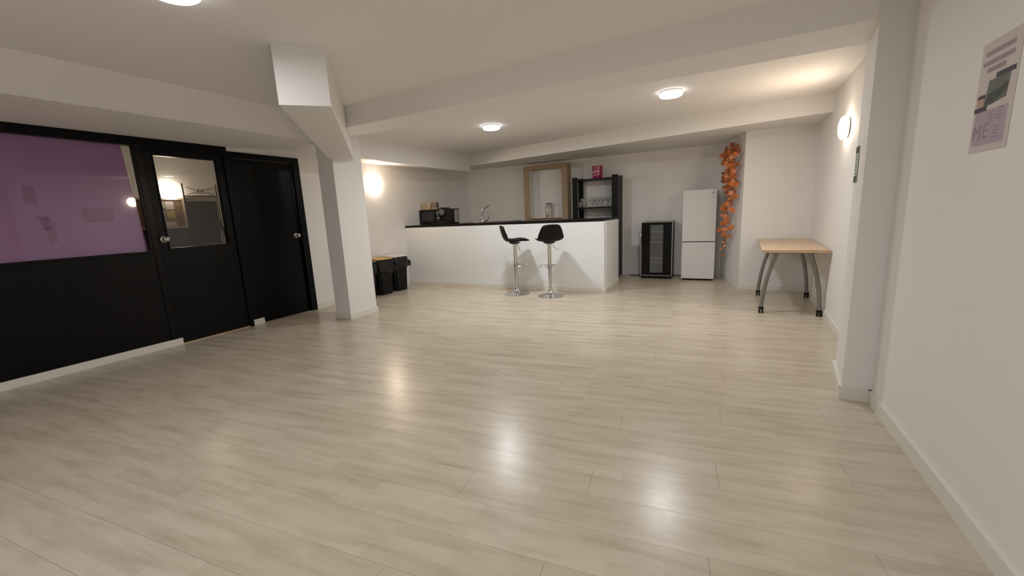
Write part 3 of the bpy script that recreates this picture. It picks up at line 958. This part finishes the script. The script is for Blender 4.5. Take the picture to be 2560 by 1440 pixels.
# ================================================================== BAR STOOLS
def make_stool(label, loc, rz):
    t = thing('bar_stool', label, 'bar stool', loc, rz, group='black bar stools at the counter')
    # local +Y = where the sitter faces
    prof = [(0.205, 0.795, 0.150), (0.185, 0.806, 0.172), (0.11, 0.803, 0.186), (0.02, 0.793, 0.190), (-0.06, 0.787, 0.190), (-0.125, 0.797, 0.189), (-0.162, 0.830, 0.187),
            (-0.182, 0.880, 0.178), (-0.196, 0.935, 0.162), (-0.208, 0.985, 0.142), (-0.215, 1.018, 0.118), (-0.217, 1.032, 0.085)]
    bm = B()
    nx = 12
    rows = []
    for i, (y, z, w) in enumerate(prof):
        tback = min(1, max(0, (z - 0.80) / 0.12)) if i > 5 else 0.0
        row = []
        for k in range(nx + 1):
            s = -1 + 2 * k / nx
            lift = 0.035 * abs(s) ** 2.6 * (1 - tback) * (0.4 if i < 2 else 1.0)
            curl = 0.055 * s * s * tback
            side = 0.03 * abs(s) ** 3 if 4 <= i <= 7 else 0
            row.append(bm.verts.new((s * w, y + curl + side, z + lift - (0.012 * abs(s) ** 3 if i == len(prof) - 1 else 0))))
        rows.append(row)
    for i in range(len(rows) - 1):
        for k in range(nx):
            bm.faces.new((rows[i][k], rows[i][k + 1], rows[i + 1][k + 1], rows[i + 1][k]))
    sh = obj('seat_shell', bm, M_SHELL, t, True, world=False)
    md = sh.modifiers.new('thickness', 'SOLIDIFY')
    md.thickness = 0.012
    md.offset = 0
    md2 = sh.modifiers.new('smooth', 'SUBSURF')
    md2.levels = 1
    md2.render_levels = 1
    cu = B()
    rows = []
    for j in range(7):
        y = -0.09 + j * 0.27 / 6
        rows.append([cu.verts.new((sx * 0.155, y, 0.800 + 0.016 * math.cos(sx * 1.45) * math.sin(PI * (j + 0.35) / 6.7))) for sx in [-1 + k / 4 for k in range(9)]])
    for j in range(6):
        for k in range(8):
            cu.faces.new((rows[j][k], rows[j][k + 1], rows[j + 1][k + 1], rows[j + 1][k]))
    obj('seat_cushion', cu, M_SHELL, t, True, world=False)
    obj('mount_plate', lathe(B(), [(0, 0.755), (0.05, 0.755), (0.085, 0.772), (0.085, 0.780), (0, 0.780)], 24), M_DARKGREY, t, True, world=False)
    obj('upper_tube', lathe(B(), [(0, 0.395), (0.028, 0.395), (0.028, 0.74), (0.04, 0.756), (0, 0.756)], 24), M_CHROME, t, True, world=False)
    obj('gas_column', lathe(B(), [(0, 0.05), (0.025, 0.05), (0.025, 0.396), (0, 0.396)], 24), M_CHROME, t, True, world=False)
    obj('base', lathe(B(), [(0, 0.0), (0.188, 0.0), (0.190, 0.006), (0.165, 0.013), (0.10, 0.025), (0.055, 0.045), (0.036, 0.075), (0.034, 0.088), (0, 0.088)], 48), M_CHROME, t, True, world=False)
    fr = obj('footrest', tube(B(), [(-0.028, 0.0, 0.43)] + bez((-0.12, 0.02, 0.43), (-0.16, 0.12, 0.43), (-0.09, 0.19, 0.43), (0, 0.19, 0.43), 8) + bez((0, 0.19, 0.43), (0.09, 0.19, 0.43), (0.16, 0.12, 0.43), (0.12, 0.02, 0.43), 8)[1:] + [(0.028, 0.0, 0.43)], 0.0095, 10), M_CHROME, t, True, world=False)
    obj('footrest_clamp', lathe(B(), [(0, 0.412), (0.033, 0.412), (0.033, 0.448), (0, 0.448)], 24), M_CHROME, fr, True, world=False)
    obj('height_lever', tube(B(), [(0.02, 0.02, 0.762), (0.06, 0.045, 0.725), (0.075, 0.05, 0.70), (0.155, 0.06, 0.655)], 0.0045, 8), M_CHROME, t, True, world=False)
    return t


make_stool('black shell bar stool turned side-on with its seat pointing right', (-2.71, 5.44, 0), math.radians(-58))
make_stool('black shell bar stool with its back to the room, right of the side-on one', (-2.155, 5.415, 0), math.radians(34))

# ================================================================== WASTE BINS
def make_bin(label, y0, y1, lid_mat, h, xf, seed, knot=False):
    yc = (y0 + y1) / 2
    t = thing('waste_bin', label, 'bin', (-4.925, yc, 0), math.radians(-6), group='black waste bins along the left wall')
    w, d = (y1 - y0) / 2, (xf + 4.945)
    bm = B()
    lo, hi = 0.84, 1.0
    a = [bm.verts.new((sx * d * lo, sy * w * lo, 0)) for sx, sy in ((-1, -1), (1, -1), (1, 1), (-1, 1))]
    b = [bm.verts.new((sx * d * hi, sy * w * hi, h - 0.02)) for sx, sy in ((-1, -1), (1, -1), (1, 1), (-1, 1))]
    bm.faces.new(a[::-1])
    bm.faces.new(b)
    for i in range(4):
        bm.faces.new((a[i], a[(i + 1) % 4], b[(i + 1) % 4], b[i]))
    bmesh.ops.bevel(bm, geom=[e for e in bm.edges if abs(e.verts[0].co.z - e.verts[1].co.z) > 0.1], offset=0.03, segments=3, affect='EDGES')
    obj('bucket', bm, M_BIN, t, True, world=False)
    # crumpled liner folded over the rim
    R_ = random.Random(seed)
    bm = B()
    n = 56
    rings = []
    for j in range(8):
        z = h - 0.012 - j * 0.027
        ring = []
        for k in range(n):
            ang = 2 * PI * k / n
            cx, cy = math.cos(ang), math.sin(ang)
            q = 1 / max(abs(cx), abs(cy))
            q = min(q, 1.27)
            puff = 1.0 + (0.0 if j == 0 else 0.05 + 0.10 * math.sin(j * 0.55) * (0.6 + 0.4 * math.sin(3 * ang + seed)) + R_.uniform(-0.035, 0.035))
            zz = z + (R_.uniform(-0.012, 0.012) if 0 < j < 7 else 0) - (0.05 * max(0, math.sin(2.0 * ang + seed * 1.3)) * (j / 7) ** 1.5)
            ring.append(bm.verts.new((cx * q * d * puff, cy * q * w * puff, zz)))
        rings.append(ring)
    for j in range(7):
        for k in range(n):
            bm.faces.new((rings[j][k], rings[j][(k + 1) % n], rings[j + 1][(k + 1) % n], rings[j + 1][k]))
    ln = obj('bin_liner', bm, M_BAG, t, True, world=False)
    if knot:
        bm = B()
        pts = [(d * 0.3, w * 1.0, h - 0.13), (d * 0.35, w * 1.28, h - 0.15), (d * 0.4, w * 1.55, h - 0.145), (d * 0.4, w * 1.75, h - 0.115)]
        tube(bm, pts, 0.03, 10, radii=[0.035, 0.045, 0.058, 0.040])
        for v in bm.verts:
            v.co += Vector((R_.uniform(-1, 1), R_.uniform(-1, 1), R_.uniform(-1, 1))) * 0.008
        obj('liner_knot', bm, M_BAG, ln, True, world=False)
    bm = B()
    prism(bm, [(-d * 1.03, -w * 1.03), (d * 1.03, -w * 1.03), (d * 1.03, w * 1.03), (-d * 1.03, w * 1.03)], h - 0.012, [h + 0.012, h, h, h + 0.012])
    bmesh.ops.bevel(bm, geom=list(bm.edges), offset=0.004, segments=2, affect='EDGES')
    obj('lid', bm, lid_mat, t, world=False)
    return t


make_bin('black bin with white lid and bunched liner, nearest the bar counter', 5.13, 5.43, M_WHITEPL, 0.585, -4.79, 3, True)
make_bin('black bin with yellow lid between the other two bins', 4.77, 5.07, M_YELLOW, 0.580, -4.79, 5)
make_bin('black bin with grey lid mostly hidden behind the white column', 4.41, 4.71, pm('grey_lid_plastic', (120, 122, 118), 0.5, var=0.03), 0.570, -4.79, 8)

# ================================================================== TABLE
t = thing('folding_table', 'maple topped table with curved grey legs on castors by the right wall', 'table', (0.715, 5.73, 0), math.radians(-2.2))
TZ = 0.705
obj('tabletop', bx(-0.285, 0.285, -0.755, 0.755, TZ - 0.030, TZ, bev=0.003), M_MAPLE, t, world=False)
obj('edge_band', bx(-0.288, 0.288, -0.758, -0.755, TZ - 0.0295, TZ - 0.001), M_MAPLE_EDGE, t, world=False)
for yy in (-0.62, 0.36):
    obj('cross_bar', bx(-0.20, 0.20, yy - 0.02, yy + 0.02, TZ - 0.052, TZ - 0.030), M_GREYLEG, t, world=False)
    for s in (-1, 1):
        xt, xb = s * 0.140, s * 0.258
        pts = bez((xt, yy, TZ - 0.040), (s * 0.205, yy, 0.50), (s * 0.25, yy, 0.28), (xb, yy, 0.062), 14)
        lg = obj('leg', tube(B(), pts, 0.020, 14), M_GREYLEG, t, True, world=False)
        cb = obj('castor', lathe(B(), [(0, 0.040), (0.022, 0.040), (0.026, 0.050), (0.024, 0.068), (0, 0.070)], 18, (xb, yy, 0)), M_RUBBER, lg, True, world=False)
        ry = Matrix.Rotation(PI / 2, 3, 'Y')
        for dx in (-0.014, 0.014):
            lathe_bm = lathe(B(), [(0, -0.009), (0.022, -0.009), (0.026, -0.006), (0.026, 0.006), (0.022, 0.009), (0, 0.009)], 20, (xb + dx, yy - 0.008, 0.0265), ry)
            o = obj('castor_wheel', lathe_bm, M_RUBBER, lg, True, world=False)

# ================================================================== WALL PAPERS
# poster on the near right wall (faces -X); local frame: u runs towards +Y to -Y as read, v up
def wall_art(bm, x, yc, zc, slope=0.0):
    """flat artwork (x right, y up, z out of the wall) onto a wall that faces -X"""
    for v in bm.verts:
        u, w, n = v.co
        v.co = Vector((x - n, yc - u, zc + w))
    return bm


def quad(pts, n0=0.0, n1=0.0006):
    bm = B()
    lo = [bm.verts.new((p[0], p[1], n0)) for p in pts]
    hi = [bm.verts.new((p[0], p[1], n1)) for p in pts]
    bm.faces.new(lo[::-1])
    bm.faces.new(hi)
    for i in range(len(pts)):
        j = (i + 1) % len(pts)
        bm.faces.new((lo[i], lo[j], hi[j], hi[i]))
    return bm


def rect(x0, x1, y0, y1, n0=0.0, n1=0.0006):
    return quad([(x0, y0), (x1, y0), (x1, y1), (x0, y1)], n0, n1)


PX, PY, PZ = 0.8345, 2.125, 1.53
t = thing('poster', 'pale lilac paper poster with dark photo stripe on the near right wall', 'poster', (PX, PY, PZ))


def pa(name, bm, mat):
    return obj(name, wall_art(bm, PX, PY, PZ), mat, t)


pa('sheet', quad([(-0.118, -0.188), (0.118, -0.188), (0.122, 0.19), (-0.112, 0.19)], 0.0, 0.001), M_PAPER)
pa('lilac_panel', rect(-0.10, 0.095, -0.165, -0.045, 0.001, 0.0014), M_LILAC)
for i, (x0, x1, y) in enumerate(((-0.085, 0.085, 0.150), (-0.095, 0.088, 0.118), (-0.065, 0.045, 0.092))):
    pa('header_line', rect(x0, x1, y - 0.008, y + 0.008, 0.001, 0.0016), M_PLINE)
pa('photo', quad([(-0.06, -0.035), (0.075, -0.02), (0.085, 0.055), (-0.04, 0.055)], 0.001, 0.0015), M_PPHOTO)
pa('photo_figure', quad([(-0.05, -0.025), (0.0, -0.028), (0.07, 0.004), (0.08, 0.03), (0.02, 0.016), (-0.03, 0.01)], 0.0015, 0.0020), M_PPHOTO2)
pa('photo_figure', quad([(-0.10, -0.03), (-0.055, -0.026), (-0.06, 0.005), (-0.10, 0.0)], 0.0012, 0.0019), M_PSKIN)
pa('plum_bar', rect(0.0, 0.108, 0.056, 0.072, 0.0015, 0.0022), M_PDARK)
pa('plum_bar', rect(-0.112, -0.035, -0.046, -0.030, 0.0015, 0.0022), M_PDARK)
pa('plum_bar', rect(-0.098, -0.055, 0.0, 0.012, 0.0019, 0.0024), M_PDARK)
for ch, dx in (('M', -0.076), ('E', -0.022)):
    bm = text_mesh(ch, 0.075, 0.0004)
    bmesh.ops.translate(bm, verts=bm.verts, vec=(dx, -0.12, 0.0018))
    pa('letter', bm, M_PLINE)
for k, (cx, cy) in enumerate(((0.0, -0.075), (0.052, -0.068), (0.045, -0.128))):
    bm = B()
    for j in range(4):
        w = (0.018, 0.014, 0.020, 0.012)[(j + k) % 4]
        tmp = rect(cx - w, cx + w, cy - 0.018 + j * 0.011, cy - 0.0135 + j * 0.011, 0.0014, 0.0019)
        me = bpy.data.meshes.new('tmp')
        tmp.to_mesh(me)
        tmp.free()
        bm.from_mesh(me)
        bpy.data.meshes.remove(me)
    tag(pa('small_print', bm, M_PLINE), kind='stuff')

# narrow dark green and white notice on the far right wall
NX, NY, NZ = 0.744, 3.34, 1.40
t = thing('wall_notice', 'narrow white notice with dark green top and bottom bands on the side of the pilaster', 'notice', (NX, NY, NZ))


def na(name, bm, mat):
    for v in bm.verts:
        u, w, n = v.co
        v.co = Vector((NX - u * 0.1289 - n * 0.9918, NY - u * 0.9918 + n * 0.1289, NZ + w))
    return obj(name, bm, mat, t)


na('sheet', rect(-0.065, 0.065, -0.108, 0.108, -0.001, 0.002), M_SIGNW)
na('top_band', rect(-0.065, 0.065, 0.068, 0.108, 0.002, 0.003), M_SIGNG)
na('bottom_band', rect(-0.065, 0.065, -0.108, -0.068, 0.002, 0.003), M_SIGNG)
for j in range(6):
    na('printed_line', rect(-0.03, 0.02 + 0.008 * (j % 2), 0.048 - j * 0.021, 0.056 - j * 0.021, 0.002, 0.003), M_SIGNG)

# ================================================================== SIDE ROOM SEEN THROUGH THE DOOR GLASS
XS = -6.985
t = thing('cork_board', 'framed cork board with pinned papers seen through the door glass', 'notice board', (XS, 3.14, 1.42))
obj('board', bx(-6.998, -6.985, 2.72, 3.27, 1.235, 1.62), M_CORK, t)
fb = box(B(), -7.0, -6.97, 3.262, 3.29, 1.215, 1.64)
box(fb, -7.0, -6.97, 2.70, 2.725, 1.215, 1.64)
box(fb, -7.0, -6.97, 2.725, 3.262, 1.215, 1.24)
box(fb, -7.0, -6.97, 2.725, 3.262, 1.615, 1.64)
obj('frame', fb, M_FRAMEW, t)
for (y0, y1, z0, z1, m_) in ((2.93, 3.04, 1.50, 1.59, M_PAPERW), (3.05, 3.15, 1.48, 1.59, M_PAPERW), (2.93, 3.03, 1.40, 1.48, M_PAPERW), (2.93, 3.03, 1.32, 1.385, M_PAPERW), (3.05, 3.15, 1.36, 1.465, M_PAPERY), (2.93, 3.15, 1.25, 1.31, M_PAPERW), (2.78, 2.90, 1.34, 1.55, M_PAPERW)):
    obj('pinned_sheet', bx(-6.985, -6.982, y0, y1, z0, z1), m_, t)

t = thing('iron_rack', 'wrought iron stand with crossed bars and ring seen through the door glass', 'rack', (-6.75, 3.40, 0))
RY_ = (3.19, 3.62)
for y in RY_ + (3.66,):
    obj('upright', tube(B(), [(-6.75, y, 0), (-6.75, y, 1.83)], 0.010, 8), M_IRON, t, True)
obj('top_bar', tube(B(), [(-6.75, 3.19, 1.655), (-6.75, 3.62, 1.655)], 0.009, 8), M_IRON, t, True)
obj('cross_bar', tube(B(), [(-6.75, 3.23, 1.78), (-6.75, 3.58, 1.675)], 0.004, 6), M_IRON, t, True)
obj('cross_bar', tube(B(), [(-6.75, 3.23, 1.675), (-6.75, 3.58, 1.78)], 0.004, 6), M_IRON, t, True)
obj('ring', tube(B(), [(-6.75, 3.405 + 0.034 * math.cos(a * PI / 10), 1.7275 + 0.034 * math.sin(a * PI / 10)) for a in range(20)], 0.004, 6, closed=True), M_IRON, t, True)
obj('board', bx(-6.765, -6.735, 3.20, 3.61, 0.9, 1.585), M_FABRIC, t)
obj('white_strip', bx(-6.765, -6.733, 3.20, 3.61, 1.588, 1.642), M_FRAMEW, t)
obj('side_strip', bx(-6.73, -6.725, 3.59, 3.605, 1.30, 1.585), M_FRAMEW, t)
for y, z0, z1 in ((3.47, 1.02, 1.17), (3.56, 1.0, 1.22)):
    b_ = thing('bottle', 'small pale bottle standing in the side room, ' + ('shorter of two behind the door glass' if z1 < 1.2 else 'taller of two behind the door glass'), 'bottle', (-6.3, y - 0.1, 0.98), group='bottles in the side room')
    obj('flask', lathe(B(), [(0, 0), (0.024, 0), (0.026, 0.01), (0.026, (z1 - z0) * 0.6), (0.010, (z1 - z0) * 0.8), (0.010, z1 - z0), (0, z1 - z0)], 16), pm('pale_bottle', (190, 188, 182), 0.3, var=0.03), b_, True, world=False)
    obj('cap', lathe(B(), [(0, z1 - z0), (0.013, z1 - z0), (0.013, z1 - z0 + 0.02), (0, z1 - z0 + 0.02)], 12), M_WHITEPL, b_, True, world=False)
t = thing('side_table', 'dark cabinet under the bottles in the side room', 'cabinet', (-6.3, 3.4, 0))
obj('carcass', bx(-6.5, -6.12, 3.22, 3.62, 0.0, 0.95), M_WAINS, t)
obj('top', bx(-6.52, -6.10, 3.20, 3.64, 0.95, 0.98, bev=0.003), M_FABRIC, t)
